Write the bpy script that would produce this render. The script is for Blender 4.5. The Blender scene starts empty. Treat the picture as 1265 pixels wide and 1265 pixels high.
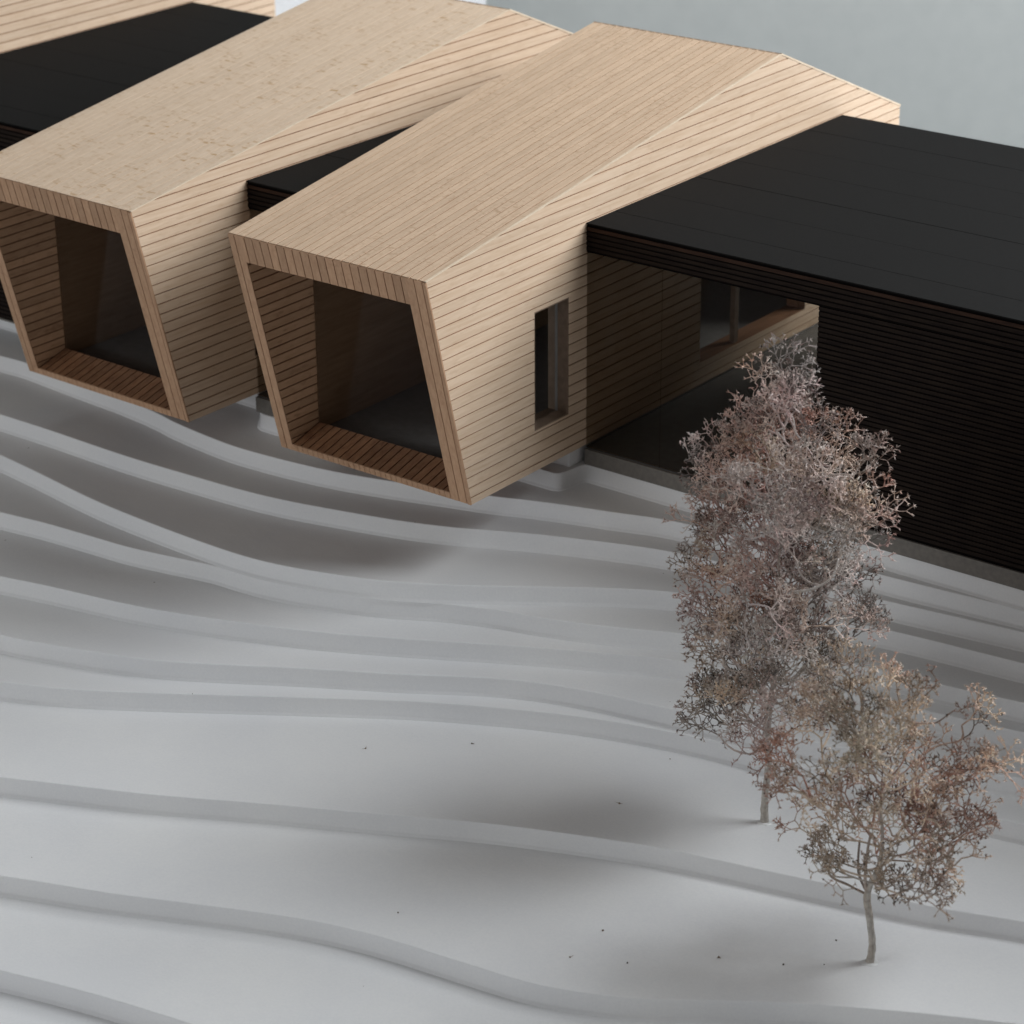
import bpy, math, random
from mathutils import Vector, Matrix, noise, kdtree

# ------------------------------------------------------------------ camera, light, exposure
# one Blender unit is 10 cm: the tabletop model's pavilions are 10 cm wide
scene = bpy.context.scene
scene.unit_settings.system = 'METRIC'
scene.unit_settings.scale_length = 0.1
COL = scene.collection

YAW, PITCH, ROLL = 0.6576, -0.421, -0.0076
CAM = Vector((5.856, -7.3262, 4.1657))
fwd = Vector((-math.sin(YAW) * math.cos(PITCH), math.cos(YAW) * math.cos(PITCH), math.sin(PITCH)))
right0 = Vector((math.cos(YAW), math.sin(YAW), 0))
up0 = right0.cross(fwd)
right = right0 * math.cos(ROLL) + up0 * math.sin(ROLL)
up = -right0 * math.sin(ROLL) + up0 * math.cos(ROLL)
cam_data = bpy.data.cameras.new('camera')
cam = bpy.data.objects.new('camera', cam_data)
COL.objects.link(cam)
rot = Matrix((right, up, -fwd)).transposed()
cam.matrix_world = Matrix.Translation(CAM) @ rot.to_4x4()
cam_data.sensor_width = 36.0
cam_data.lens = 36.0 * 3228.1 / 1265.0
cam_data.clip_start = 0.1
cam_data.clip_end = 200.0
cam_data.dof.use_dof = True
cam_data.dof.focus_distance = 9.7
cam_data.dof.aperture_fstop = 2.6
scene.camera = cam

world = bpy.data.worlds.new('World')
scene.world = world
world.use_nodes = True
wb = world.node_tree.nodes['Background']
wb.inputs['Color'].default_value = (1.0, 0.955, 0.92, 1)
wb.inputs['Strength'].default_value = 0.10

def area_lamp(name, pos, target, sx, sy, watts, color):
    d = bpy.data.lights.new(name, 'AREA')
    d.shape = 'RECTANGLE'; d.size = sx; d.size_y = sy
    d.energy = watts; d.color = color
    o = bpy.data.objects.new(name, d)
    o.location = pos
    o.rotation_euler = (Vector(target) - Vector(pos)).to_track_quat('-Z', 'Y').to_euler()
    COL.objects.link(o)
    return o

# the window of the room, high to the right and a little behind the model
KEY = Vector((0.58, 0.36, 0.69)).normalized() * 12.0
area_lamp('window_light', KEY, (0, 0, 0), 4.8, 4.8, 720.0, (0.92, 0.965, 1.0))
# the long window band behind the model
BACK = Vector((0.52, 0.72, 0.52)).normalized() * 12.0
area_lamp('rear_window_light', BACK, (0, 0, 0), 9.0, 4.0, 1290.0, (0.95, 0.975, 1.0))
# the lower, dimmer side of the room that the model's front looks at
FRONT = Vector((-0.35, -1.0, 0.22)).normalized() * 14.0
area_lamp('room_front_light', FRONT, (0, 0, 0), 10.0, 4.0, 480.0, (0.93, 0.965, 1.0))
# added lamp with no known source, brightening the room wall in the background
WASH = CAM + Vector((-math.sin(YAW), math.cos(YAW), 0)) * 14.5 + Vector((0, 0, 3.5))
area_lamp('added_wall_wash', WASH, WASH + Vector((-math.sin(YAW) * 3.5, math.cos(YAW) * 3.5, -4.0)), 12.0, 1.5, 165.0, (0.97, 0.99, 1.0))

scene.view_settings.view_transform = 'Standard'
scene.view_settings.look = 'None'
scene.view_settings.exposure = 0.13
scene.view_settings.gamma = 1.0

R = random.Random(7)

# ------------------------------------------------------------------ helpers
def link(o, parent=None):
    COL.objects.link(o)
    if parent is not None:
        o.parent = parent
    return o

def mesh_obj(name, verts, faces, mat, parent=None, smooth=False):
    me = bpy.data.meshes.new(name)
    me.from_pydata([tuple(v) for v in verts], [], faces)
    me.materials.append(mat)
    if smooth:
        me.polygons.foreach_set('use_smooth', [True] * len(me.polygons))
    me.update()
    o = bpy.data.objects.new(name, me)
    return link(o, parent)

class MB:
    """collects solids into one mesh"""
    def __init__(self):
        self.v = []; self.f = []
    def prism(self, poly, vec):
        """poly: list of 3D points, extruded by vec"""
        n = len(poly); b = len(self.v); vec = Vector(vec)
        poly = [Vector(p) for p in poly]
        nrm = Vector((0, 0, 0))
        for i in range(n):
            nrm += poly[i].cross(poly[(i + 1) % n])
        if nrm.dot(vec) < 0:
            poly = poly[::-1]
        self.v += [p for p in poly] + [p + vec for p in poly]
        self.f.append(tuple(b + i for i in range(n))[::-1])
        self.f.append(tuple(b + n + i for i in range(n)))
        for i in range(n):
            j = (i + 1) % n
            self.f.append((b + i, b + j, b + n + j, b + n + i))
        return self
    def box(self, x0, x1, y0, y1, z0, z1):
        return self.prism([(x0, y0, z0), (x1, y0, z0), (x1, y1, z0), (x0, y1, z0)], (0, 0, z1 - z0))
    def tube(self, pts, rad, sides=6, cap=True):
        pts = [Vector(p) for p in pts]; n = len(pts); b = len(self.v)
        ref = Vector((0.31, 0.83, 0.47)).normalized()
        for i, p in enumerate(pts):
            t = (pts[min(i + 1, n - 1)] - pts[max(i - 1, 0)]).normalized()
            a = t.cross(ref); a.normalize(); c = t.cross(a)
            for k in range(sides):
                th = 2 * math.pi * k / sides
                self.v.append(p + (a * math.cos(th) + c * math.sin(th)) * rad[i])
        for i in range(n - 1):
            for k in range(sides):
                k2 = (k + 1) % sides
                self.f.append((b + i * sides + k, b + i * sides + k2, b + (i + 1) * sides + k2, b + (i + 1) * sides + k))
        if cap:
            self.f.append(tuple(b + k for k in range(sides))[::-1])
            self.f.append(tuple(b + (n - 1) * sides + k for k in range(sides)))
        return self
    def build(self, name, mat, parent=None, smooth=False):
        return mesh_obj(name, self.v, self.f, mat, parent, smooth)

def empty(name, loc=(0, 0, 0), rz=0.0):
    o = bpy.data.objects.new(name, None)
    o.empty_display_size = 0.1
    o.location = loc; o.rotation_euler = (0, 0, rz)
    return link(o)

def tag(o, label=None, cat=None, group=None, kind=None):
    if label: o['label'] = label
    if cat: o['category'] = cat
    if group: o['group'] = group
    if kind: o['kind'] = kind
    return o

def clip(poly, a, b, c):
    """keep the part of the 2D polygon with a*u + b*v <= c"""
    out = []
    n = len(poly)
    for i in range(n):
        p, q = poly[i], poly[(i + 1) % n]
        dp = a * p[0] + b * p[1] - c; dq = a * q[0] + b * q[1] - c
        if dp <= 0: out.append(p)
        if (dp < 0 < dq) or (dq < 0 < dp):
            t = dp / (dp - dq)
            out.append((p[0] + (q[0] - p[0]) * t, p[1] + (q[1] - p[1]) * t))
    return out

def area2(poly):
    return abs(sum(poly[i][0] * poly[(i + 1) % len(poly)][1] - poly[(i + 1) % len(poly)][0] * poly[i][1] for i in range(len(poly)))) / 2

def pieces(poly, strips, holes=()):
    """split a 2D polygon (u, v) into strips in v, leaving the rectangular holes (u0,u1,v0,v1) open"""
    out = []
    for (v0, v1) in strips:
        cuts = sorted({v0, v1} | {h[2] for h in holes if v0 < h[2] < v1} | {h[3] for h in holes if v0 < h[3] < v1})
        for a, b in zip(cuts[:-1], cuts[1:]):
            m = (a + b) / 2
            us = sorted((h[0], h[1]) for h in holes if h[2] < m < h[3])
            lo = -1e3; spans = []
            for h0, h1 in us:
                spans.append((lo, h0)); lo = h1
            spans.append((lo, 1e3))
            for s0, s1 in spans:
                p = clip(clip(clip(clip(poly, 0, -1, -a), 0, 1, b), -1, 0, -s0), 1, 0, s1)
                if len(p) > 2 and area2(p) > 1e-5:
                    out.append(p)
    return out

# ------------------------------------------------------------------ materials
def new_mat(name):
    m = bpy.data.materials.new(name); m.use_nodes = True
    nt = m.node_tree
    return m, nt, nt.nodes['Principled BSDF']

def N(nt, kind, **kw):
    n = nt.nodes.new(kind)
    for k, v in kw.items():
        if k in n.inputs.keys() if hasattr(n.inputs, 'keys') else False:
            n.inputs[k].default_value = v
        else:
            setattr(n, k, v)
    return n

def ramp(nt, stops):
    n = nt.nodes.new('ShaderNodeValToRGB')
    el = n.color_ramp.elements
    while len(el) > 1: el.remove(el[-1])
    el[0].position = stops[0][0]; el[0].color = (*stops[0][1], 1)
    for p, c in stops[1:]:
        e = el.new(p); e.color = (*c, 1)
    return n

def wood_mat(name, base, dark, fleck, scale=(60, 4, 60), fleck_amt=0.5, rough=0.6, var=0.16, fleck_scale=34, fleck_vec=None):
    m, nt, bsdf = new_mat(name)
    L = nt.links.new
    tc = N(nt, 'ShaderNodeTexCoord'); oi = N(nt, 'ShaderNodeObjectInfo')
    off = nt.nodes.new('ShaderNodeVectorMath'); off.operation = 'MULTIPLY_ADD'
    L(oi.outputs['Random'], off.inputs[0]); off.inputs[1].default_value = (13, 7, 5); L(tc.outputs['Object'], off.inputs[2])
    mp = N(nt, 'ShaderNodeMapping'); mp.inputs['Scale'].default_value = scale
    L(off.outputs[0], mp.inputs['Vector'])
    n1 = N(nt, 'ShaderNodeTexNoise'); n1.inputs['Scale'].default_value = 1.0; n1.inputs['Detail'].default_value = 5; n1.inputs['Roughness'].default_value = 0.65
    L(mp.outputs[0], n1.inputs['Vector'])
    r1 = ramp(nt, [(0.28, dark), (0.62, base)])
    L(n1.outputs['Fac'], r1.inputs[0])
    # short beech flecks
    mp2 = N(nt, 'ShaderNodeMapping'); mp2.inputs['Scale'].default_value = fleck_vec or (fleck_scale * 1.3, fleck_scale * 0.5, fleck_scale * 1.3)
    L(off.outputs[0], mp2.inputs['Vector'])
    n2 = N(nt, 'ShaderNodeTexNoise'); n2.inputs['Scale'].default_value = 1.0; n2.inputs['Detail'].default_value = 3
    L(mp2.outputs[0], n2.inputs['Vector'])
    n3 = N(nt, 'ShaderNodeTexNoise'); n3.inputs['Scale'].default_value = 4.0; n3.inputs['Detail'].default_value = 3
    L(tc.outputs['Object'], n3.inputs['Vector'])
    r2 = ramp(nt, [(0.56, (0, 0, 0)), (0.70, (1, 1, 1))]); L(n2.outputs['Fac'], r2.inputs[0])
    r3 = ramp(nt, [(0.40, (0.25, 0.25, 0.25)), (0.62, (1, 1, 1))]); L(n3.outputs['Fac'], r3.inputs[0])
    mu = N(nt, 'ShaderNodeMath'); mu.operation = 'MULTIPLY'; L(r2.outputs[0], mu.inputs[0]); L(r3.outputs[0], mu.inputs[1])
    mu2 = N(nt, 'ShaderNodeMath'); mu2.operation = 'MULTIPLY'; L(mu.outputs[0], mu2.inputs[0]); mu2.inputs[1].default_value = fleck_amt
    mx = N(nt, 'ShaderNodeMixRGB'); L(mu2.outputs[0], mx.inputs[0]); L(r1.outputs[0], mx.inputs[1]); mx.inputs[2].default_value = (*fleck, 1)
    # each board a little different
    hs = N(nt, 'ShaderNodeHueSaturation'); L(mx.outputs[0], hs.inputs['Color'])
    mr = N(nt, 'ShaderNodeMapRange'); L(oi.outputs['Random'], mr.inputs[0]); mr.inputs[3].default_value = 1 - var; mr.inputs[4].default_value = 1 + var * 0.6
    L(mr.outputs[0], hs.inputs['Value'])
    L(hs.outputs[0], bsdf.inputs['Base Color'])
    bsdf.inputs['Roughness'].default_value = rough
    bsdf.inputs['Specular IOR Level'].default_value = 0.35
    bp = N(nt, 'ShaderNodeBump'); bp.inputs['Strength'].default_value = 0.25; bp.inputs['Distance'].default_value = 0.003
    L(n1.outputs['Fac'], bp.inputs['Height']); L(bp.outputs[0], bsdf.inputs['Normal'])
    return m

BEECH = (0.69, 0.53, 0.39); BEECH_D = (0.59, 0.425, 0.29); FLECK = (0.33, 0.185, 0.09)
m_side = wood_mat('beech_siding', BEECH, BEECH_D, FLECK, scale=(50, 5, 90), fleck_amt=0.2, rough=0.42, var=0.045)
m_roof = wood_mat('beech_roof', (0.66, 0.485, 0.34), (0.52, 0.36, 0.235), FLECK, scale=(150, 8, 20), fleck_amt=0.5, rough=0.55, var=0.07, fleck_vec=(34, 70, 50))
m_roof_flecked = wood_mat('beech_roof_flecked', (0.72, 0.56, 0.415), (0.63, 0.465, 0.325), (0.44, 0.25, 0.10), scale=(110, 12, 20), fleck_amt=0.85, rough=0.5, var=0.04, fleck_vec=(15, 50, 40))
m_front = wood_mat('beech_frame_shaded', (0.50, 0.31, 0.19), (0.41, 0.235, 0.138), (0.25, 0.12, 0.06), scale=(70, 70, 14), fleck_amt=0.4, var=0.14)  # same beech, its colour darkened to carry the shade on the front faces
m_lining = wood_mat('beech_lining', (0.64, 0.405, 0.25), (0.54, 0.325, 0.19), (0.25, 0.12, 0.06), scale=(70, 12, 70), fleck_amt=0.4, var=0.16)
m_sill = wood_mat('beech_sill', (0.34, 0.175, 0.09), (0.22, 0.10, 0.05), (0.15, 0.06, 0.03), scale=(60, 10, 60), fleck_amt=0.5, var=0.2)
m_trim = wood_mat('pale_trim', (0.74, 0.61, 0.46), (0.64, 0.50, 0.36), FLECK, fleck_amt=0.1, var=0.0)
m_core = wood_mat('burnt_groove_wood', (0.28, 0.145, 0.08), (0.19, 0.095, 0.052), (0.08, 0.04, 0.02), var=0.0)
m_ply = wood_mat('plain_beech_core', (0.62, 0.42, 0.27), (0.48, 0.31, 0.19), FLECK, fleck_amt=0.3, var=0.0)

def paint_mat():
    m, nt, bsdf = new_mat('white_sprayed_paint'); L = nt.links.new
    tc = N(nt, 'ShaderNodeTexCoord')
    a = N(nt, 'ShaderNodeTexNoise'); a.inputs['Scale'].default_value = 1.7; a.inputs['Detail'].default_value = 4
    L(tc.outputs['Object'], a.inputs['Vector'])
    ag = N(nt, 'ShaderNodeTexNoise'); ag.inputs['Scale'].default_value = 110; ag.inputs['Detail'].default_value = 2
    L(tc.outputs['Object'], ag.inputs['Vector'])
    am = N(nt, 'ShaderNodeMath'); am.operation = 'MULTIPLY_ADD'; L(ag.outputs['Fac'], am.inputs[0]); am.inputs[1].default_value = 0.5; L(a.outputs['Fac'], am.inputs[2])
    r = ramp(nt, [(0.55, (0.745, 0.75, 0.76)), (0.95, (0.81, 0.81, 0.805))]); L(am.outputs[0], r.inputs[0])
    # dust specks
    v = N(nt, 'ShaderNodeTexVoronoi'); v.voronoi_dimensions = '2D'; v.inputs['Scale'].default_value = 5.0; v.inputs['Randomness'].default_value = 1.0
    nz = N(nt, 'ShaderNodeTexNoise'); nz.inputs['Scale'].default_value = 120; nz.inputs['Detail'].default_value = 1
    L(tc.outputs['Object'], nz.inputs['Vector'])
    vm = nt.nodes.new('ShaderNodeVectorMath'); vm.operation = 'MULTIPLY_ADD'
    L(nz.outputs['Color'], vm.inputs[0]); vm.inputs[1].default_value = (0.006, 0.006, 0.006); L(tc.outputs['Object'], vm.inputs[2])
    L(vm.outputs[0], v.inputs['Vector'])
    lt = N(nt, 'ShaderNodeMath'); lt.operation = 'LESS_THAN'
    sep = N(nt, 'ShaderNodeSeparateColor'); L(v.outputs['Color'], sep.inputs[0])
    mrr = N(nt, 'ShaderNodeMapRange'); L(sep.outputs[0], mrr.inputs[0]); mrr.inputs[1].default_value = 0.93; mrr.inputs[2].default_value = 1.0
    mrr.inputs[3].default_value = 0.0; mrr.inputs[4].default_value = 0.018
    L(v.outputs['Distance'], lt.inputs[0])
    ge = N(nt, 'ShaderNodeNewGeometry'); sx = N(nt, 'ShaderNodeSeparateXYZ'); L(ge.outputs['True Normal'], sx.inputs[0])
    gt = N(nt, 'ShaderNodeMath'); gt.operation = 'GREATER_THAN'; L(sx.outputs[2], gt.inputs[0]); gt.inputs[1].default_value = 0.9
    gm = N(nt, 'ShaderNodeMath'); gm.operation = 'MULTIPLY'; L(mrr.outputs[0], gm.inputs[0]); L(gt.outputs[0], gm.inputs[1]); L(gm.outputs[0], lt.inputs[1])
    mx = N(nt, 'ShaderNodeMixRGB'); L(lt.outputs[0], mx.inputs[0]); L(r.outputs[0], mx.inputs[1]); mx.inputs[2].default_value = (0.22, 0.20, 0.18, 1)
    L(mx.outputs[0], bsdf.inputs['Base Color'])
    bsdf.inputs['Roughness'].default_value = 0.55
    bsdf.inputs['Specular IOR Level'].default_value = 0.3
    b = N(nt, 'ShaderNodeTexNoise'); b.inputs['Scale'].default_value = 95; b.inputs['Detail'].default_value = 3
    L(tc.outputs['Object'], b.inputs['Vector'])
    b2 = N(nt, 'ShaderNodeTexNoise'); b2.inputs['Scale'].default_value = 5; b2.inputs['Detail'].default_value = 3
    L(tc.outputs['Object'], b2.inputs['Vector'])
    bp = N(nt, 'ShaderNodeBump'); bp.inputs['Strength'].default_value = 0.35; bp.inputs['Distance'].default_value = 0.0012
    L(b.outputs['Fac'], bp.inputs['Height'])
    bp2 = N(nt, 'ShaderNodeBump'); bp2.inputs['Strength'].default_value = 0.5; bp2.inputs['Distance'].default_value = 0.008
    L(b2.outputs['Fac'], bp2.inputs['Height']); L(bp.outputs[0], bp2.inputs['Normal'])
    L(bp2.outputs[0], bsdf.inputs['Normal'])
    return m
m_white = paint_mat()

def plain(name, col, col2=None, rough=0.6, scale=20, spec=0.4, bump=0.0, stretch=(1, 1, 1)):
    m, nt, bsdf = new_mat(name); L = nt.links.new
    tc = N(nt, 'ShaderNodeTexCoord'); mp = N(nt, 'ShaderNodeMapping'); mp.inputs['Scale'].default_value = stretch
    L(tc.outputs['Object'], mp.inputs['Vector'])
    a = N(nt, 'ShaderNodeTexNoise'); a.inputs['Scale'].default_value = scale; a.inputs['Detail'].default_value = 5
    L(mp.outputs[0], a.inputs['Vector'])
    r = ramp(nt, [(0.35, col2 or tuple(c * 0.85 for c in col)), (0.65, col)]); L(a.outputs['Fac'], r.inputs[0])
    L(r.outputs[0], bsdf.inputs['Base Color'])
    bsdf.inputs['Roughness'].default_value = rough
    bsdf.inputs['Specular IOR Level'].default_value = spec
    if bump:
        bp = N(nt, 'ShaderNodeBump'); bp.inputs['Strength'].default_value = 0.5; bp.inputs['Distance'].default_value = bump
        L(a.outputs['Fac'], bp.inputs['Height']); L(bp.outputs[0], bsdf.inputs['Normal'])
    return m

m_jamb = plain('grey_brown_jamb', (0.25, 0.175, 0.125), (0.19, 0.13, 0.09), rough=0.6, scale=30)
m_black = plain('black_roof_sheet', (0.0105, 0.0100, 0.0096), (0.008, 0.0077, 0.0075), rough=0.8, scale=60, spec=0.07, bump=0.001, stretch=(1, 4, 1))
m_dark = plain('dark_stained_board', (0.020, 0.013, 0.009), (0.010, 0.006, 0.005), rough=0.75, scale=9, spec=0.12, stretch=(1, 8, 8))
m_dark_edge = plain('dark_stained_edge', (0.045, 0.022, 0.013), (0.022, 0.010, 0.006), rough=0.7, scale=9, spec=0.15, stretch=(1, 8, 8))
m_void = plain('black_stained_core', (0.004, 0.003, 0.003), rough=0.9, spec=0.05)
m_plinth = plain('grey_plinth_board', (0.20, 0.185, 0.165), (0.165, 0.152, 0.138), rough=0.7, scale=50, spec=0.2)
m_floor_dark = plain('dark_floor_board', (0.15, 0.145, 0.14), (0.125, 0.12, 0.115), rough=0.6, scale=30)
m_floor_in = plain('dark_interior_floor', (0.26, 0.255, 0.25), (0.22, 0.215, 0.21), rough=0.55, scale=30)

m_edge = plain('acrylic_edge', (0.34, 0.33, 0.32), rough=0.4)
m_card = plain('white_card', (0.91, 0.92, 0.93), (0.89, 0.90, 0.92), rough=0.8, scale=2, spec=0.1)

def glass_mat(name, tint, edge=False):
    m = bpy.data.materials.new(name); m.use_nodes = True; nt = m.node_tree; L = nt.links.new
    nt.nodes.remove(nt.nodes['Principled BSDF']); out = nt.nodes['Material Output']
    tr = N(nt, 'ShaderNodeBsdfTransparent'); tr.inputs[0].default_value = (*tint, 1)
    gl = N(nt, 'ShaderNodeBsdfGlossy'); gl.inputs['Roughness'].default_value = 0.02
    nz = N(nt, 'ShaderNodeTexNoise'); nz.inputs['Scale'].default_value = 6
    tc = N(nt, 'ShaderNodeTexCoord'); L(tc.outputs['Object'], nz.inputs['Vector'])
    bp = N(nt, 'ShaderNodeBump'); bp.inputs['Strength'].default_value = 0.15; bp.inputs['Distance'].default_value = 0.01
    L(nz.outputs['Fac'], bp.inputs['Height'])
    fr = N(nt, 'ShaderNodeFresnel'); fr.inputs[0].default_value = 1.12
    mx = N(nt, 'ShaderNodeMixShader'); L(fr.outputs[0], mx.inputs[0]); L(tr.outputs[0], mx.inputs[1]); L(gl.outputs[0], mx.inputs[2])
    L(mx.outputs[0], out.inputs['Surface'])
    return m
m_glass = glass_mat('smoked_acrylic', (0.86, 0.85, 0.84))
m_glass_dark = glass_mat('dark_smoked_acrylic', (0.88, 0.85, 0.81))
m_glass_clear = glass_mat('clear_acrylic', (0.85, 0.86, 0.86))

# ------------------------------------------------------------------ room: backdrop and table top
FH = Vector((-math.sin(YAW), math.cos(YAW), 0))
RH = Vector((math.cos(YAW), math.sin(YAW), 0))
m_wall = plain('grey_room_wall', (0.455, 0.475, 0.465), (0.435, 0.455, 0.447), rough=0.9, scale=7.0, spec=0.1)
m_table = plain('grey_table_top', (0.33, 0.34, 0.35), rough=0.7, scale=3, spec=0.2)
TABLE_Z = -1.10
base = CAM + FH * 18.0; base.z = TABLE_Z
wv = [base - RH * 14, base + RH * 14]
wall = MB().prism([wv[0], wv[1], wv[1] + FH * 0.3, wv[0] + FH * 0.3], (0, 0, 12)).build('room_wall', m_wall)
tag(wall, 'plain blue-grey painted wall out of focus behind the model', 'wall')
c0 = Vector((CAM.x, CAM.y, TABLE_Z)) - FH * 4
MB().prism([c0 - RH * 14, c0 + RH * 14, c0 + RH * 14 + FH * 22, c0 - RH * 14 + FH * 22], (0, 0, -0.3)).build('table_top', m_table)
tag(bpy.data.objects['table_top'], 'grey table top the whole model stands on', 'table top', kind='structure')

# a sheet of white card leaning on the wall
q0 = CAM + FH * 17.3
def bgp(px, z):
    # point on the card's plane by its horizontal offset
    t = (px - 632.5) / 3228.1
    p = CAM + (FH * 17.3) + RH * (17.3 * t * 1.045); p.z = z
    return p
card = MB().prism([bgp(230, TABLE_Z), bgp(590, TABLE_Z), bgp(612, 0.62), bgp(230, 0.75)], FH * 0.05).build('white_card_sheet', m_card)
tag(card, 'white card sheet standing upright behind the wooden roofs at the top edge', 'card')

# ------------------------------------------------------------------ terrain of stacked contour layers
TERR = {
    1: [(-3.065, 0.305), (-2.940, 0.317), (-2.732, 0.301), (-2.499, 0.282), (-2.221, 0.264), (-1.945, 0.226), (-1.826, 0.196), (-1.545, 0.161), (-1.375, 0.152), (-0.972, 0.187), (-0.681, 0.254), (-0.374, 0.346), (-0.215, 0.392), (-0.081, 0.445), (0.086, 0.503), (0.292, 0.561), (0.529, 0.638), (0.993, 0.671), (1.477, 0.696), (2.027, 0.748)],
    2: [(-2.660, -0.073), (-2.348, -0.069), (-1.881, -0.080), (-1.552, -0.068), (-1.193, -0.049), (-0.950, -0.015), (-0.706, 0.043), (-0.478, 0.102), (-0.270, 0.176), (-0.066, 0.274), (0.121, 0.358), (0.360, 0.449), (0.606, 0.526), (1.049, 0.586), (1.514, 0.646), (2.048, 0.719)],
    3: [(-2.446, -0.277), (-2.174, -0.313), (-1.908, -0.356), (-1.676, -0.386), (-1.434, -0.402), (-1.177, -0.413), (-0.861, -0.412), (-0.667, -0.383), (-0.507, -0.339), (-0.362, -0.291), (-0.245, -0.246), (-0.028, -0.127), (0.204, 0.028), (0.445, 0.194), (0.724, 0.356), (1.127, 0.469), (1.563, 0.569), (2.104, 0.623)],
    4: [(-2.109, -0.592), (-1.918, -0.560), (-1.781, -0.546), (-1.557, -0.528), (-1.400, -0.515), (-1.144, -0.463), (-0.947, -0.422), (-0.726, -0.381), (-0.504, -0.328), (-0.276, -0.246), (0.004, -0.133), (0.191, -0.061), (0.335, -0.025), (0.625, 0.081), (0.951, 0.234), (1.360, 0.331), (1.708, 0.410), (1.941, 0.431), (2.184, 0.480)],
    5: [(-1.755, -0.924), (-1.564, -0.877), (-1.364, -0.838), (-1.174, -0.802), (-0.986, -0.753), (-0.790, -0.688), (-0.595, -0.615), (-0.342, -0.512), (-0.049, -0.362), (0.282, -0.180), (0.455, -0.090), (0.672, 0.016), (0.886, 0.117), (1.287, 0.225), (1.727, 0.312), (2.230, 0.402)],
    6: [(-1.472, -1.190), (-1.412, -1.181), (-1.233, -1.127), (-1.027, -1.061), (-0.784, -0.966), (-0.456, -0.772), (-0.233, -0.640), (0.049, -0.484), (0.364, -0.287), (0.650, -0.181), (0.898, -0.126), (1.194, -0.071), (1.573, -0.004), (2.118, 0.150), (2.330, 0.222)],
    7: [(-1.283, -1.372), (-1.075, -1.284), (-0.833, -1.145), (-0.387, -0.853), (-0.172, -0.714), (0.130, -0.521), (0.369, -0.395), (0.658, -0.260), (0.966, -0.157), (1.340, -0.075), (1.780, -0.056), (2.201, 0.009), (2.422, 0.056)],
    8: [(-0.824, -1.798), (-0.531, -1.665), (-0.274, -1.549), (0.075, -1.361), (0.363, -1.217), (0.634, -1.077), (0.823, -0.978), (1.101, -0.860), (1.381, -0.754), (1.527, -0.711), (1.794, -0.645), (2.079, -0.573), (2.381, -0.500), (2.661, -0.395)],
    9: [(-0.405, -2.189), (-0.268, -2.133), (-0.040, -2.048), (0.168, -1.956), (0.486, -1.814), (0.710, -1.728), (0.939, -1.674), (1.178, -1.640), (1.324, -1.619), (1.474, -1.595), (1.636, -1.542), (1.797, -1.467), (1.943, -1.374), (2.108, -1.256), (2.332, -1.116), (2.617, -0.958), (2.892, -0.829)],
    10: [(-0.052, -2.520), (0.102, -2.476), (0.333, -2.420), (0.619, -2.365), (0.880, -2.325), (1.197, -2.292), (1.549, -2.236), (1.994, -2.077), (2.668, -1.763), (3.251, -1.512)],
}

H_LAYER = 0.075
def layer_z(k): return -0.084 - H_LAYER * k

def extend(pts):
    a, b = Vector(pts[0]), Vector(pts[2]); d = (a - b).normalized()
    if d.x > -0.3: d = Vector((-1, d.y)).normalized()
    e0 = [tuple(a + d * s) for s in (6.0, 3.0, 1.5, 0.7)]
    a, b = Vector(pts[-1]), Vector(pts[-3]); d = (a - b).normalized()
    e1 = [tuple(a + d * s) for s in (0.7, 1.5, 3.0, 5.0)]
    return e0 + list(pts) + e1

def catmull(pts, n=7):
    out = []
    for i in range(len(pts) - 1):
        p0 = Vector(pts[max(i - 1, 0)]); p1 = Vector(pts[i]); p2 = Vector(pts[i + 1]); p3 = Vector(pts[min(i + 2, len(pts) - 1)])
        l = (p2 - p1).length
        m1 = (p2 - p0) / max((p2 - p0).length, 1e-6) * l; m2 = (p3 - p1) / max((p3 - p1).length, 1e-6) * l
        for k in range(n):
            t = k / n; t2 = t * t; t3 = t2 * t
            out.append(p1 * (2 * t3 - 3 * t2 + 1) + m1 * (t3 - 2 * t2 + t) + p2 * (-2 * t3 + 3 * t2) + m2 * (t3 - t2))
    out.append(Vector(pts[-1]))
    return out

def smooth_pts(pts, it):
    pts = [Vector(p) for p in pts]
    for _ in range(it):
        pts = [pts[0]] + [(pts[i - 1] + pts[i] * 2 + pts[i + 1]) / 4 for i in range(1, len(pts) - 1)] + [pts[-1]]
    return pts

def interp_y(curve, x):
    if x <= curve[0].x: return curve[0].y
    for a, b in zip(curve[:-1], curve[1:]):
        if a.x <= x <= b.x:
            return a.y + (b.y - a.y) * (x - a.x) / max(b.x - a.x, 1e-6)
    return curve[-1].y

terrain = empty('terrain')
tag(terrain, kind='structure')
terrain['label'] = 'white terraced ground of smooth stacked contour layers'

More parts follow.
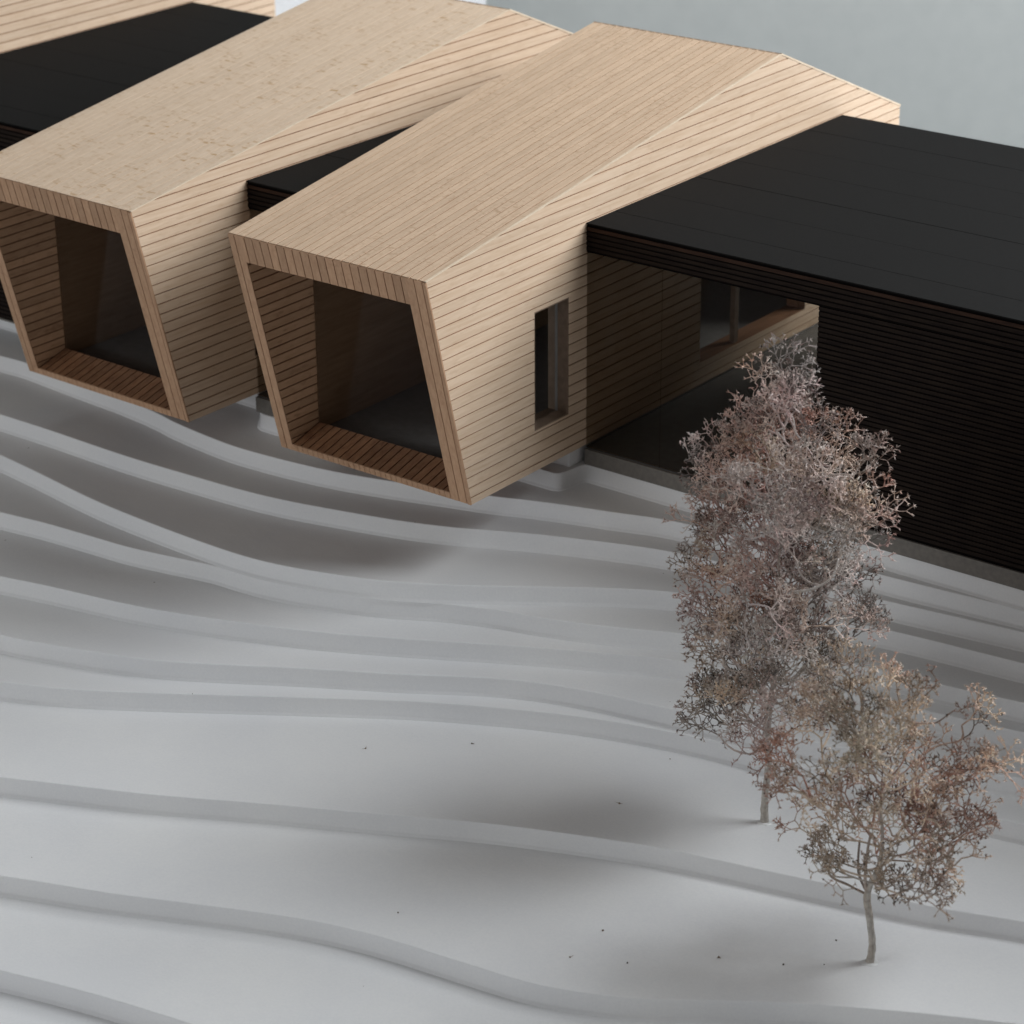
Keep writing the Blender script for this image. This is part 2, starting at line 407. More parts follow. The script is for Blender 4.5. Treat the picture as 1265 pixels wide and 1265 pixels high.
def build_layer(curve, z, h=H_LAYER, back=5.2, parent=terrain, soft=True):
    n = len(curve)
    # outward direction (towards the viewer, -y side)
    outs = []
    for i in range(n):
        t = (curve[min(i + 1, n - 1)] - curve[max(i - 1, 0)]).normalized()
        outs.append(Vector((t.y, -t.x)))
    prof = [(-0.0045, 0.0), (-0.0012, -0.0012), (0.0, -0.0045), (0.0015, -h + 0.012), (0.0065, -h + 0.0050), (0.018, -h - 0.001), (0.018, -h - 0.004)]
    V = []; F = []
    for i, p in enumerate(curve):
        V.append(Vector((p.x, back, z)))
        for o, dz in prof:
            q = p + outs[i] * o
            V.append(Vector((q.x, q.y, z + dz)))
        V.append(Vector((p.x, back, z - h - 0.004)))
    m = len(prof) + 2
    for i in range(n - 1):
        for k in range(m - 1):
            a = i * m + k; b = (i + 1) * m + k
            F.append((a, a + 1, b + 1, b))
        F.append((i * m + m - 1, i * m, (i + 1) * m, (i + 1) * m + m - 1))
    F.append(tuple(range(m))[::-1]); F.append(tuple((n - 1) * m + k for k in range(m)))
    o = mesh_obj('terrain_layer', V, F, m_white, parent)
    me = o.data
    sm = [False] * len(me.polygons)
    for pi, pl in enumerate(me.polygons):
        if pi < (n - 1) * m and 1 <= pi % m <= len(prof) - 1: sm[pi] = True
    me.polygons.foreach_set('use_smooth', sm)
    return o

prev = None
for k in sorted(TERR):
    c = smooth_pts(catmull(extend(TERR[k])), 5)
    if prev is not None:
        c = [Vector((p.x, min(p.y, interp_y(prev, p.x) - 0.018))) for p in c]
    c = smooth_pts(c, 3)
    build_layer(c, layer_z(k))
    prev = c
build_layer([Vector((x, -3.6 + 0.05 * x)) for x in (-9, -4, 0, 4, 8)], layer_z(11), h=0.12)
Y1 = 0.7547; Y2 = 2.7254
l0 = [(-9, .62), (-2.62, .575), (-1.60, .54), (-1.47, .365), (-1.02, .365), (-1.0, .600), (-0.022, .600), (0.0, Y1 + 0.001), (7.5, Y1 + 0.001)]
def dense(pts, step=0.04):
    out = []
    for a, b in zip(pts[:-1], pts[1:]):
        a = Vector(a); b = Vector(b); m = max(1, int((b - a).length / step))
        out += [a.lerp(b, i / m) for i in range(m)]
    out.append(Vector(pts[-1])); return out
build_layer(smooth_pts(dense(l0, 0.02), 2), layer_z(0) - 0.0005)
build_layer(smooth_pts(dense([(-9, .62), (-3.3, .605), (-3.05, .62), (-3.0, 1.2), (-2.98, 4.9)], 0.03), 2), layer_z(-1), back=5.15)

# ------------------------------------------------------------------ timber pavilions
W = 1.0; H = 0.989; D = 0.2513; YR = 2.1836; ZR = 1.346; YB = 3.2577; ZB = 0.8829
JL, JR, LT, LB = 0.067, 0.100, 0.113, 0.030     # frame widths left, right, top and bottom
TB = 0.004
GY = 0.155                                       # the big pane stands at this depth
def roof_z(y):
    return H + (ZR - H) * (y + D) / (YR + D) if y <= YR else ZR + (ZB - ZR) * (y - YR) / (YB - YR)
def front_y(z): return -D * z / H
WIN = (0.4096, 0.6398, 0.1748, 0.6796)

def pavilion(label, loc, rz, roof_mat, roof_gap, rear_opening):
    root = empty('timber_pavilion', loc, rz)
    tag(root, label, 'pavilion', 'timber pavilions of the model')
    outline = [(0, 0), (-D, H), (YR, ZR), (YB, ZB), (YB, 0)]
    holes = [WIN] + ([(1.60, 2.47, 0.10, 0.80)] if rear_opening else [])
    # right wall: burnt core, seen in the grooves, and proud boards
    core = MB()
    for p in pieces(outline, [(0, 2)], holes):
        core.prism([(-TB, y, z) for y, z in p], (-(JR - TB), 0, 0))
    sw = core.build('side_wall', m_core, root)
    pitch = 0.0445; g = 0.0054
    nb = int(ZR / pitch) + 1
    strips = [(max(0.0, i * pitch - 0.018 + g), i * pitch - 0.018 + pitch) for i in range(nb + 1)]
    for (a, b) in strips:
        for p in pieces(outline, [(a, b)], holes):
            pr = TB + R.uniform(-0.0006, 0.0006)
            MB().prism([(-TB, y, z) for y, z in p], (pr, 0, 0)).build('siding_board', m_side, sw)
    # jamb linings of the side window
    wl = MB()
    y0, y1, z0, z1 = WIN; t = 0.006
    wl.box(-JR, -0.0012, y1 - t, y1, z0, z1).box(-JR, -0.0012, y0, y0 + t, z0, z1)
    wl.box(-JR, -0.0012, y0 + t, y1 - t, z0, z0 + t).box(-JR, -0.0012, y0 + t, y1 - t, z1 - t, z1)
    wf = wl.build('window_frame', m_jamb, root)
    MB().box(-0.062, -0.056, y0 + t, y1 - t, z0 + t, z1 - t).build('window_pane', m_glass_clear, wf)
    MB().box(-0.064, -0.052, y1 - t - 0.0018, y1 - t - 0.0004, z0 + t, z1 - t).build('pane_edge', m_edge, wf)
    if rear_opening:
        MB().box(-0.045, -0.020, 1.905, 1.935, 0.10, 0.80).build('window_post', m_jamb, root)
    # left wall: core, boards outside (never seen closely) and lining boards inside
    lw = MB()
    lw.prism([(-W + TB, y, z) for y, z in outline], (JL - 2 * TB, 0, 0))
    lwo = lw.build('side_wall', m_core, root)
    ob = MB()
    for (a, b) in strips:
        for p in pieces(outline, [(a, b)]):
            ob.prism([(-W + TB, y, z) for y, z in p], (-TB, 0, 0))
    tag(ob.build('siding_boards', m_side, lwo), kind='stuff')
    ylo = lambda z: front_y(z)
    lin = [(front_y(LB), LB), (front_y(H - LT), H - LT), (GY, roof_z(GY) - LT - 0.01), (GY, 0.074)]
    lp = 0.0385
    for i in range(40):
        a = 0.012 + i * lp
        for p in pieces(lin, [(a + 0.006, a + lp)]):
            MB().prism([(-W + JL - TB, y, z) for y, z in p], (TB + R.uniform(-0.0005, 0.0005), 0, 0)).build('lining_board', m_lining, lwo)
    # lining further in, behind the glass
    MB().prism([(-W + JL - TB, GY + 0.006, 0.03), (-W + JL - TB, YB - 0.1, 0.03), (-W + JL - TB, YB - 0.1, 0.7), (-W + JL - TB, GY + 0.006, 0.88)], (TB - 0.001, 0, 0)).build('inner_lining', m_ply, lwo)
    # roof slab under the boards
    xi0, xi1 = -W + JL, -JR
    rt = MB()
    rt.prism([(xi0, -D + 0.0, H), (xi0, YR, ZR), (xi0, YR, ZR - LT), (xi0, front_y(H - LT), H - LT)], (xi1 - xi0, 0, 0))
    rt.prism([(xi0, YR, ZR), (xi0, YB, ZB), (xi0, YB, ZB - LT), (xi0, YR, ZR - LT)], (xi1 - xi0, 0, 0))
    roof = rt.build('roof', m_core, root)
    ns = 24; pw = W / ns
    slope = Vector((0, YR + D, ZR - H)); rn = Vector((0, -slope.z, slope.y)).normalized()
    for i in range(ns):
        xa = -W + i * pw + (roof_gap if i else 0); xb = -W + (i + 1) * pw
        t = 0.0024 + R.uniform(-0.0003, 0.0003)
        MB().prism([(xa, -D, H + 0.0005), (xb, -D, H + 0.0005), (xb, YR, ZR + 0.0005), (xa, YR, ZR + 0.0005)], rn * t).build('roof_board', roof_mat, roof)
    bn = Vector((0, ZR - ZB, YB - YR)).normalized()
    MB().prism([(-0.007, -D - 0.002, H + 0.0005), (0.0015, -D - 0.002, H + 0.0005), (0.0015, YR, ZR + 0.0005), (-0.007, YR, ZR + 0.0005)], rn * 0.0042).build('roof_edge_trim', m_trim, roof)
    MB().prism([(-0.007, YR, ZR + 0.0005), (0.0015, YR, ZR + 0.0005), (0.0015, YB, ZB + 0.0005), (-0.007, YB, ZB + 0.0005)], bn * 0.0075).build('roof_edge_trim', m_trim, roof)
    for i in range(ns):
        xa = -W + i * pw + (roof_gap if i else 0); xb = -W + (i + 1) * pw
        MB().prism([(xa, YR, ZR + 0.0005), (xb, YR, ZR + 0.0005), (xb, YB, ZB + 0.0005), (xa, YB, ZB + 0.0005)], bn * 0.0062).build('roof_board', roof_mat, roof)
    # front frame, on the leaning front plane
    fn = Vector((0, -H, -D)).normalized()
    def fp(x, z): return Vector((x, front_y(z), z))
    fr = MB()
    fcore = fr
    # small core of the lintel face is the roof slab; the lower lip core:
    fr.prism([fp(xi0, 0.0), fp(xi1, 0.0), fp(xi1, LB - 0.003), fp(xi0, LB - 0.003)], (0, 0.02, 0))
    ff = fr.build('front_frame', m_core, root)
    tf = 0.0055
    gap = 0.0040
    for i in range(ns):
        xa = -W + i * pw + gap; xb = -W + (i + 1) * pw
        if i == 0: xa = -W + 0.001
        if xb < -W + JL - 0.02 or xa > -JR + 0.02: continue
        xa = max(xa, xi0 + 0.0 if i > 0 else xa)
        if xa < xi0: xa = xi0
        if xb > xi1: xb = xi1
        if xb - xa < 0.008: continue
        MB().prism([fp(xa, H - LT), fp(xb, H - LT), fp(xb, H), fp(xa, H)], fn * (tf + R.uniform(-0.0004, 0.0004))).build('lintel_board', m_front, ff)
    # jamb boards run the whole height beside the lintel
    for xa, xb in ((-W + 0.0005, -W + 0.030), (-W + 0.0335, -W + JL), (-JR, -0.060), (-0.0565, -0.021)):
        MB().prism([fp(xa, 0.001), fp(xb, 0.001), fp(xb, H), fp(xa, H)], fn * (tf + R.uniform(-0.0004, 0.0004))).build('jamb_board', m_front, ff)
    MB().prism([fp(-0.0165, 0.0), fp(0.0, 0.0), fp(0.0, H - 0.001), fp(-0.0165, H - 0.001)], fn * (tf + 0.001)).build('corner_trim', m_front, ff)
    lip = MB()
    for i in range(30):
        xa = xi0 + i * (xi1 - xi0) / 30; xb = xa + (xi1 - xi0) / 30 - 0.002
        lip.prism([fp(xa, 0.001), fp(xb, 0.001), fp(xb, LB), fp(xa, LB)], fn * tf)
    tag(lip.build('lip_boards', m_front, ff), kind='stuff')
    # floor: slab, sloping sill boards in front of the glass, dark floor inside
    fl = MB()
    fl.prism([(xi0, 0.02, 0.0), (xi0, 0.02, 0.025), (xi0, GY, 0.066), (xi0, GY + 0.01, 0.030), (xi0, YB - 0.05, 0.030), (xi0, YB - 0.05, 0.0)], (xi1 - xi0, 0, 0))
    flo = fl.build('floor_slab', m_core, root)
    nsill = 20; sw_ = (xi1 - xi0) / nsill
    for i in range(nsill):
        xa = xi0 + i * sw_ + 0.006; xb = xi0 + (i + 1) * sw_
        MB().prism([(xa, -0.006, LB - 0.004), (xb, -0.006, LB - 0.004), (xb, GY, 0.070), (xa, GY, 0.070)], (0, -0.0012, 0.0045)).build('sill_board', m_sill, flo)
    MB().box(xi0 + 0.002, xi1 - 0.002, GY + 0.012, YB - 0.06, 0.0305, 0.040).build('inner_floor', m_floor_in, flo)
    # panes
    MB().box(xi0 + 0.002, xi1 - 0.002, GY, GY + 0.006, 0.066, roof_z(GY) - LT - 0.002).build('front_pane', m_glass, root)
    # back wall
    MB().box(xi0, xi1, YB - 0.05, YB - 0.001, 0.0, ZB - LT).build('back_wall', m_ply, root)
    return root

pavilion('nearest timber pavilion with a narrow side window, right of the black link roof', (0, 0, 0), 0.0, m_roof, 0.0060, True)
pavilion('middle timber pavilion with flecked smooth roof, left front corner cut by the photo edge', (-1.4947, -0.0348, 0), -0.0183, m_roof_flecked, 0.0030, False)
pavilion('farthest timber pavilion, only its grooved side wall showing in the top left corner', (-3.95, 0.0, 0), 0.0, m_roof_flecked, 0.0030, False)

# ------------------------------------------------------------------ foundation blocks under the pavilions
for x0, lab in ((0.0, 'white foundation block under the nearest pavilion'), (-1.4947, 'white foundation block under the middle pavilion'), (-3.95, 'white foundation block under the farthest pavilion')):
    m = MB()
    a = [(x0 - 0.97, 0.683), (x0 - 0.028, 0.683), (x0 - 0.028, 3.0), (x0 - 0.97, 3.0)]
    m.prism([(x, y, -0.0842) for x, y in a], (0, 0, 0.0835))
    o = m.build('foundation_block', m_white)
    bv = o.modifiers.new('bevel', 'BEVEL'); bv.width = 0.004; bv.segments = 2
    tag(o, lab, 'foundation block', 'foundation blocks under the pavilions')

# ------------------------------------------------------------------ dark flat-roofed buildings
Z1, Z2, Z3, Z4 = 0.9604, 0.8368, -0.012, -0.0837
def dark_building(label, x0, x1, y0, y1, glazed_to, plinth_z=Z4):
    root = empty('dark_building', (x0, y0, 0))
    tag(root, label, 'flat-roofed building', 'black flat-roofed buildings of the model')
    Lx = x1 - x0; Ly = y1 - y0
    e = 0.0006
    pl = MB().box(e, Lx, -0.004, Ly, plinth_z, Z3 - 0.004).build('plinth', m_plinth, root)
    MB().box(e, Lx, 0.012, Ly - 0.01, Z3 - 0.0035, Z3 + 0.004).build('inner_floor', m_floor_dark, root)
    # roof: core, boards on top
    rf = MB().box(e, Lx, 0.006, Ly - 0.004, Z1 - 0.016, Z1 - 0.0062).build('roof', m_void, root)
    ys = [0.0, 0.19]
    while ys[-1] + 0.295 < Ly: ys.append(ys[-1] + 0.295)
    ys[-1:] = [ys[-1], Ly] if Ly - ys[-1] > 0.12 else [Ly]
    for a, b in zip(ys[:-1], ys[1:]):
        MB().box(e, Lx, a + (0.0015 if a else 0), b - 0.0008, Z1 - 0.006, Z1 + R.uniform(-0.0005, 0.0005)).build('roof_board', m_black, rf)
    # fascia and solid wall from thin stained boards
    bp = 0.0206
    fa = MB().box(e, Lx, 0.0045, 0.05, Z2, Z1 - 0.0165).build('fascia', m_void, root)
    z = Z1 - 0.0175; i = 0
    dark = MB(); 
    while z - bp > Z2 - 0.006:
        t = MB().box(e, Lx, 0.001, 0.0044, z - bp + 0.006, z)
        t.build('fascia_board', m_dark_edge if i == 0 else m_dark, fa); z -= bp; i += 1
    if glazed_to < Lx:
        wl = MB().box(glazed_to, Lx, 0.0045, 0.05, Z3 - 0.003, Z2 - 0.001).build('outer_wall', m_void, root)
        z = Z2 - 0.001
        while z - bp > Z3 - 0.004:
            MB().box(glazed_to - 0.0006, Lx, 0.001, 0.0044, z - bp + 0.006, z).build('cladding_board', m_dark, wl); z -= bp
    # glass front
    if glazed_to > 0:
        seam = 0.366 if glazed_to > 0.5 else glazed_to
        gz = MB().box(e, glazed_to, 0.010, 0.016, Z3 + 0.0005, Z3 + 0.0035).build('glazing_rail', m_void, root)
        MB().box(0.0015, seam - 0.001, 0.006, 0.012, Z3 + 0.004, Z2 - 0.0015).build('glass_pane', m_glass_dark, root)
        if seam < glazed_to:
            MB().box(seam + 0.001, glazed_to - 0.001, 0.006, 0.012, Z3 + 0.004, Z2 - 0.0015).build('glass_pane', m_glass_dark, root)
    # back wall, glazed beside the pavilion
    open_to = 0.48 if glazed_to > 0.5 else 0.0
    MB().box(open_to, Lx, Ly - 0.05, Ly - 0.012, Z3 + 0.005, Z1 - 0.017).build('back_wall', m_dark, root)
    if open_to:
        MB().box(e, open_to, Ly - 0.05, Ly - 0.012, Z2, Z1 - 0.017).build('back_lintel', m_dark, root)
        MB().box(0.0015, open_to - 0.001, Ly - 0.03, Ly - 0.024, Z3 + 0.005, Z2 - 0.001).build('glass_pane', m_glass_clear, root)
    return root

dark_building('large black flat-roofed building with dark boarded wall at the right edge', 0.0, 6.5, Y1, Y2, 1.0855)
dark_building('small black link building squeezed between the two nearest pavilions', -1.4947 + 0.001, -1.001, 0.375, 2.70, 0.40)
dark_building('black flat-roofed building left of the middle pavilion, in the top left corner', -3.949, -2.462, 0.39, 2.61, 0.6, plinth_z=-0.0085)

# ------------------------------------------------------------------ dried-flower trees
def twig_mat():
    m, nt, bsdf = new_mat('dried_twig'); L = nt.links.new
    at = N(nt, 'ShaderNodeAttribute'); at.attribute_name = 'tint'
    tc = N(nt, 'ShaderNodeTexCoord')
    a = N(nt, 'ShaderNodeTexNoise'); a.inputs['Scale'].default_value = 60; a.inputs['Detail'].default_value = 3
    L(tc.outputs['Object'], a.inputs['Vector'])
    hs = N(nt, 'ShaderNodeHueSaturation'); L(at.outputs['Color'], hs.inputs['Color'])
    mr = N(nt, 'ShaderNodeMapRange'); L(a.outputs['Fac'], mr.inputs[0]); mr.inputs[1].default_value = 0.3; mr.inputs[2].default_value = 0.7
    mr.inputs[3].default_value = 0.75; mr.inputs[4].default_value = 1.2
    L(mr.outputs[0], hs.inputs['Value']); L(hs.outputs[0], bsdf.inputs['Base Color'])
    bsdf.inputs['Roughness'].default_value = 0.8; bsdf.inputs['Specular IOR Level'].default_value = 0.2
    return m
m_twig = twig_mat()

BEIGE = (0.55, 0.43, 0.32); MAUVE = (0.47, 0.35, 0.34); GREYW = (0.62, 0.57, 0.55)
RUST = (0.36, 0.17, 0.13); OLIVE = (0.17, 0.16, 0.12); BROWN = (0.30, 0.22, 0.15); DARK = (0.05, 0.04, 0.035)

def mixc(a, b, t): return tuple(a[i] * (1 - t) + b[i] * t for i in range(3))

class TB_:
    """tube builder with a colour per vertex"""
    def __init__(self): self.v = []; self.f = []; self.c = []
    def seg(self, p, q, r0, r1, c0, c1, sides=3):
        t = q - p
        if t.length < 1e-6: return
        t.normalize()
        a = t.cross(Vector((0.3, 0.5, 0.8))); a.normalize(); b = t.cross(a)
        n = len(self.v)
        for (pt, r, c) in ((p, r0, c0), (q, r1, c1)):
            for k in range(sides):
                th = 2 * math.pi * k / sides
                self.v.append(pt + (a * math.cos(th) + b * math.sin(th)) * r); self.c.append(c)
        for k in range(sides):
            k2 = (k + 1) % sides
            self.f.append((n + k, n + k2, n + sides + k2, n + sides + k))
    def spike(self, p, d, r, c0, c1):
        n = len(self.v)
        t = d.normalized(); a = t.cross(Vector((0.3, 0.5, 0.8))); a.normalize(); b = t.cross(a)
        for k in range(3):
            th = 2 * math.pi * k / 3
            self.v.append(p + (a * math.cos(th) + b * math.sin(th)) * r); self.c.append(c0)
        self.v.append(p + d); self.c.append(c1)
        for k in range(3): self.f.append((n + k, n + (k + 1) % 3, n + 3))
    def bud(self, p, r, c):
        n = len(self.v)
        for d in ((1, 0, 0), (-1, 0, 0), (0, 1, 0), (0, -1, 0), (0, 0, 1), (0, 0, -1)):
            self.v.append(p + Vector(d) * r * R.uniform(0.8, 1.2)); self.c.append(c)
        for a, b, c_ in ((0, 2, 4), (2, 1, 4), (1, 3, 4), (3, 0, 4), (2, 0, 5), (1, 2, 5), (3, 1, 5), (0, 3, 5)):
            self.f.append((n + a, n + b, n + c_))
    def build(self, name, parent):
        o = mesh_obj(name, self.v, self.f, m_twig, parent)
        att = o.data.color_attributes.new('tint', 'FLOAT_COLOR', 'POINT')
        flat = []
        for c in self.c: flat += [c[0], c[1], c[2], 1.0]
        att.data.foreach_set('color', flat)
        return o

def pts_tube(pts, rad, name, parent, col, sides=8):
    """smooth bent branch"""
    cur = catmull3(pts, 6); n = len(cur); b = TB_()
    rr = []
    for i in range(n):
        f = i / (n - 1) * (len(rad) - 1); k = min(int(f), len(rad) - 2); rr.append(rad[k] + (rad[k + 1] - rad[k]) * (f - k))
    prev = None
    base = 0
    ref = Vector((1, 0, 0))
    for i, p in enumerate(cur):
        t = (cur[min(i + 1, n - 1)] - cur[max(i - 1, 0)]).normalized()
        a = ref - t * ref.dot(t); a.normalize(); c = t.cross(a); ref = a
        for k in range(sides):
            th = 2 * math.pi * k / sides
            w = rr[i] * (1 + 0.22 * noise.noise((p + a * math.cos(th) * 0.05) * 45))
            b.v.append(p + (a * math.cos(th) + c * math.sin(th)) * w)
            b.c.append(mixc(col, BROWN, 0.22 + 0.5 * noise.noise(Vector((p.x * 30, p.y * 30 + k * 2, p.z * 9)))))
    for i in range(n - 1):
        for k in range(sides):
            k2 = (k + 1) % sides
            b.f.append((i * sides + k, i * sides + k2, (i + 1) * sides + k2, (i + 1) * sides + k))
    b.f.append(tuple(range(sides))[::-1]); b.f.append(tuple((n - 1) * sides + k for k in range(sides)))
    o = b.build(name, parent)
    o.data.polygons.foreach_set('use_smooth', [True] * len(o.data.polygons))
    return o

def catmull3(pts, n):
    pts = [Vector(p) for p in pts]; out = []
    for i in range(len(pts) - 1):
        p0 = pts[max(i - 1, 0)]; p1 = pts[i]; p2 = pts[i + 1]; p3 = pts[min(i + 2, len(pts) - 1)]
        for k in range(n):
            t = k / n
            out.append(0.5 * ((2 * p1) + (p2 - p0) * t + (2 * p0 - 5 * p1 + 4 * p2 - p3) * t * t + (3 * p1 - p0 - 3 * p2 + p3) * t ** 3))
    out.append(pts[-1]); return out

def profile(prof, h):
    if h <= prof[0][0]: return prof[0][1], prof[0][2]
    for a, b in zip(prof[:-1], prof[1:]):
        if a[0] <= h <= b[0]:
            t = (h - a[0]) / (b[0] - a[0]); return a[1] + (b[1] - a[1]) * t, a[2] + (b[2] - a[2]) * t
    return prof[-1][1], prof[-1][2]

def rot_about(v, axis, ang):
    return Matrix.Rotation(ang, 3, axis) @ v

def perp(v, rng):
    w = Vector((rng.gauss(0, 1), rng.gauss(0, 1), rng.gauss(0, 1)))
    w -= v * w.dot(v)
    return w.normalized()

def dried_tree(label, base, trunk_pts, trunk_rad, prof, n_spray, rust, seed, extra, depth=5, size=1.0, group='dried twig trees', bias=0.5, warm=0.0):
    rng = random.Random(seed)
    root = empty('dried_tree', base); tag(root, label, 'tree', group)
    pts_tube(trunk_pts, trunk_rad, 'trunk', root, (0.47, 0.45, 0.42))
    hs0, hs1 = prof[0][0], prof[-1][0]
    def tint(p):
        q = p * 4.0 + Vector((seed, seed, seed))
        a_ = noise.noise(q); b_ = noise.noise(q * 1.7 + Vector((9, 2, 4))); c_ = noise.noise(p * 2.6 + Vector((4, 7, seed)))
        col = mixc(MAUVE, BEIGE, max(0, min(1, 0.5 + 1.3 * a_ + warm)))
        col = mixc(col, GREYW, max(0, min(0.85, 0.35 + 1.5 * b_ - warm)))
        col = mixc(col, RUST, max(0, min(0.8, rust + 2.2 * c_)))
        col = mixc(col, OLIVE, max(0, min(0.75, -2.6 * c_ - 0.8)))
        return col
    limb = TB_(); crown = TB_()
    # stem through the crown
    a = Vector(trunk_pts[-1]); topc = profile(prof, hs1 - 0.25)[0]; b = RH * topc + Vector((0, 0, hs1 - 0.30))
    m = max(3, int((b - a).length / 0.04)); nodes = [a]; tops = []
    for i in range(1, m + 1):
        w = Vector((noise.noise(Vector((i * 0.2, seed, 0))), noise.noise(Vector((i * 0.2, seed, 5))), 0)) * 0.05 * min(1, i / 5)
        p = a.lerp(b, i / m) + w
        r0 = trunk_rad[-1] * (1 - 0.75 * (i - 1) / m); r1 = trunk_rad[-1] * (1 - 0.75 * i / m)
        limb.seg(nodes[-1], p, r0, r1, (0.42, 0.37, 0.33), (0.42, 0.37, 0.33), 6); nodes.append(p)
    # spray positions inside the crown's envelope
    sprays = []; tries = 0
    while len(sprays) < n_spray and tries < 40000:
        tries += 1
        h = rng.uniform(hs0, hs1); c, r = profile(prof, h)
        if rng.random() > (r / 0.30) ** 1.0: continue
        th = rng.uniform(0, 2 * math.pi); q = rng.random() ** bias
        p = RH * (c + r * q * math.cos(th)) + FH * (r * q * math.sin(th)) + Vector((0, 0, h))
        if any((p - s[0]).length < 0.030 * size for s in sprays): continue
        axis = RH * c; out = (p - Vector((axis.x, axis.y, h - 0.12))).normalized()
        sprays.append((p, out, q))
    sprays.sort(key=lambda s: (s[0] - nodes[min(len(nodes) - 1, max(0, int((s[0].z - nodes[0].z) / 0.045)))]).length)
    ntip = [0]; tone = [1.0]
    def star(p, d, col):
        ntip[0] += 1
        k = rng.choice((2, 3, 3, 4))
        tipc = (0.50, 0.27, 0.23) if rng.random() < 0.22 else (0.76, 0.69, 0.63)
        for _ in range(k):
            v = (d * 0.55 + Vector((rng.gauss(0, 1), rng.gauss(0, 1), rng.gauss(0, 1))).normalized()).normalized()
            crown.spike(p, v * rng.uniform(0.008, 0.017), 0.0025, col, mixc(col, tipc, 0.65))
        if rng.random() < 0.55:
            crown.bud(p, rng.uniform(0.0028, 0.0048), DARK if rng.random() < 0.35 else col)
    def fork(p, d, lv, ln, rad):
        col = tint(p); col = mixc(col, BROWN, rng.uniform(0, 0.3)); col = tuple(min(0.75, c * tone[0]) for c in col)
        # one curved twig of three short pieces
        bend = perp(d, rng) * rng.uniform(0.1, 0.45)
        q = p; dd = d
        for s in range(3):
            nd = (dd + bend * 0.4 + Vector((0, 0, 0.05))).normalized()
            nq = q + nd * ln / 3
            crown.seg(q, nq, rad * (1 - 0.08 * s), rad * (1 - 0.08 * (s + 1)), col, col, 3)
            q = nq; dd = nd
        if lv <= 0:
            star(q, dd, col); return
        k = 3 if rng.random() < 0.34 else 2
        ax = perp(dd, rng)
        for i in range(k):
            ang = rng.uniform(0.45, 0.95)
            side = rot_about(ax, dd, 2 * math.pi * i / k + rng.uniform(-0.4, 0.4))
            nd = rot_about(dd, side, ang)
            if rng.random() < 0.10: star(q, nd, col); continue
            fork(q, nd, lv - 1, ln * rng.uniform(0.68, 0.95), max(rad * 0.84, 0.0018))
    for p, out, q in sprays:
        # join to the nearest lower limb node
        best = min(nodes, key=lambda n_: (n_ - p).length + max(0.0, n_.z - p.z + 0.03) * 3.0)
        L_ = (p - best).length
        if L_ > 0.02:
            n_ = max(2, int(L_ / 0.022)); off = perp((p - best).normalized(), rng) * L_ * rng.uniform(0.05, 0.22)
            prev = best; r0 = 0.0030 + 0.012 * min(L_, 0.3)
            col = mixc(tint(p), GREYW, rng.uniform(0, 0.5))
            for i in range(1, n_ + 1):
                t = i / n_; pt = best.lerp(p, t) + off * math.sin(math.pi * t) - Vector((0, 0, 0.10 * L_ * math.sin(math.pi * t)))
                limb.seg(prev, pt, r0 + (0.0028 - r0) * (i - 1) / n_, r0 + (0.0028 - r0) * t, col, col, 5)
                prev = pt; nodes.append(pt)
            out = (out + (p - best).normalized() * 0.6).normalized()
        tone[0] = rng.choice((0.4, 0.6, 0.8, 1.0, 1.2, 1.45))
        lv = depth if rng.random() < 0.7 else depth - 1
        fork(p, out, lv, 0.043 * size * rng.uniform(0.8, 1.2), 0.0030)
    tag(limb.build('limbs', root), kind='stuff')
    cr = crown.build('crown', root)
    for pts, rad, col in extra:
        pts_tube(pts, rad, 'branch', root, col, 6)
    print('TREE', label[:20], 'tips', ntip[0], 'faces', len(cr.data.polygons))
    return root

def L3(s, h, f=0.0):
    p = RH * s + FH * f; return (p.x, p.y, h)

tall_prof = [(.30, -.03, .07), (.38, -.06, .14), (.52, -.07, .18), (.62, -.01, .20), (.76, .03, .23), (.95, .02, .26), (1.12, .02, .29), (1.28, .02, .28),
             (1.36, .03, .27), (1.42, .04, .20), (1.49, .0, .08), (1.60, -.01, .06), (1.66, -.01, .06), (1.70, 0, .05)]
dried_tree('tall slender tree of dried mauve-grey twigs in front of the dark boarded wall', (1.621, -0.373, layer_z(8)),
           [L3(0, -0.01), L3(-.004, .10), L3(.004, .22), L3(-.002, .36), L3(0, .45)], [0.016, 0.013, 0.0128, 0.012, 0.011],
           tall_prof, 285, 0.0, 3,
           [([L3(.02, 1.06, -.30), L3(.10, 1.08, -.31), L3(.16, 1.12, -.30), L3(.18, 1.17, -.27)], [0.005, 0.005, 0.004, 0.003], (0.62, 0.58, 0.55)),
            ([L3(.12, 1.44, -.05), L3(.15, 1.50, -.06)], [0.003, 0.0035], (0.62, 0.56, 0.5))])
small_prof = [(.28, .04, .10), (.36, .06, .22), (.48, .06, .28), (.60, .02, .26), (.70, .0, .30), (.80, .02, .31), (.88, .0, .25), (.96, .02, .18), (1.02, .05, .10)]
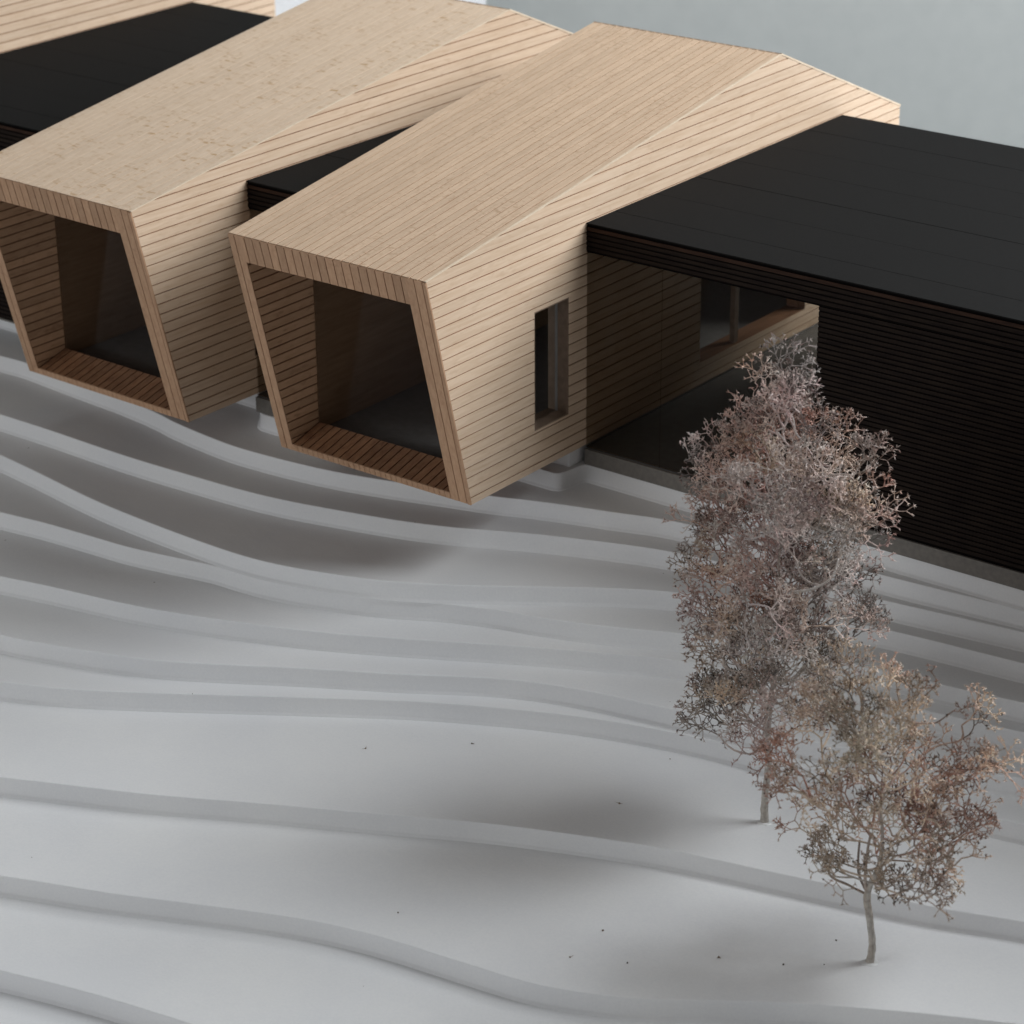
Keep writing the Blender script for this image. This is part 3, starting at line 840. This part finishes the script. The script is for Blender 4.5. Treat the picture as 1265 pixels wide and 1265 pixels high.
dried_tree('small bushy tree of dried beige and rust twigs with a forked trunk, front right', (2.318, -0.82, layer_z(9)),
           [L3(0, -0.01), L3(.006, .06), L3(-.004, .15), L3(-.02, .25), L3(-.012, .30), L3(.012, .37), L3(.02, .44)], [0.0155, 0.0125, 0.0120, 0.0130, 0.011, 0.009, 0.007],
           small_prof, 112, -0.05, 17,
           [([L3(-.02, .26), L3(-.03, .33), L3(-.028, .42), L3(-.02, .5)], [0.007, 0.006, 0.005, 0.004], (0.42, 0.36, 0.32)),
            ([L3(-.03, .27), L3(-.08, .30), L3(-.148, .345), L3(-.138, .43)], [0.0045, 0.0045, 0.0042, 0.003], (0.30, 0.25, 0.22)),
            ([L3(-.02, .27), L3(-.05, .34, .02), L3(-.052, .46, .02)], [0.004, 0.0045, 0.004], (0.24, 0.20, 0.18)),
            ([L3(.012, .40), L3(.06, .395), L3(.12, .39)], [0.0035, 0.003, 0.0025], (0.40, 0.33, 0.28))], warm=0.7)
# a blob of glue at the foot of each tree, and crumbs of dried twig fallen on the ground
m_glue = plain('white_glue', (0.76, 0.76, 0.75), rough=0.3, scale=30, spec=0.5)
def glue(root, r):
    b = MB(); n = 14; rng = random.Random(5)
    rings = ((1.0, 0.0), (0.92, 0.0022), (0.62, 0.0048), (0.25, 0.0062))
    rad = [r * rng.uniform(0.75, 1.3) for _ in range(n)]
    for s, z in rings:
        for k in range(n):
            a = 2 * math.pi * k / n
            b.v.append(Vector((math.cos(a) * rad[k] * s, math.sin(a) * rad[k] * s, z + 0.0002)))
    for j in range(3):
        for k in range(n):
            k2 = (k + 1) % n
            b.f.append((j * n + k, j * n + k2, (j + 1) * n + k2, (j + 1) * n + k))
    b.f.append(tuple(3 * n + k for k in range(n)))
    b.build('glue_blob', m_glue, root, True)
for o in [o for o in COL.objects if o.name.startswith('dried_tree')]:
    glue(o, 0.026)
cr = TB_(); rng = random.Random(21)
CR = [((1.091, -0.199), 8), ((0.872, -1.53), 9), ((1.499, -1.197), 9), ((1.654, -1.282), 9), ((1.677, -1.306), 9), ((1.872, -1.178), 9), ((1.902, -1.096), 9), ((1.915, -0.805), 9), ((2.097, -1.003), 9), ((2.136, -0.979), 9), ((2.205, -0.922), 9), ((2.192, -1.153), 9), ((2.162, -0.774), 9), ((1.586, -1.363), 9), ((1.505, -1.394), 9), ((1.302, -0.391), 8), ((1.128, -0.579), 8), ((0.743, -0.721), 8), ((0.423, -0.551), 8), ((0.125, -0.821), 8)]
for (x, y), k in CR[:3] + CR[4:17:2] + CR[18:]:
    z = layer_z(k); p = Vector((x, y, z + 0.0015)); big = rng.uniform(0.0028, 0.0052)
    c = mixc(DARK, BROWN, rng.random())
    cr.bud(p, big, c)
    if rng.random() < 0.6:
        for _ in range(rng.randint(1, 3)):
            cr.spike(p, Vector((rng.gauss(0, 1), rng.gauss(0, 1), 0.15)).normalized() * rng.uniform(0.008, 0.02), 0.0014, c, c)
tag(cr.build('twig_crumbs', None), 'tiny dark crumbs of dried twig scattered on the white ground', kind='stuff')
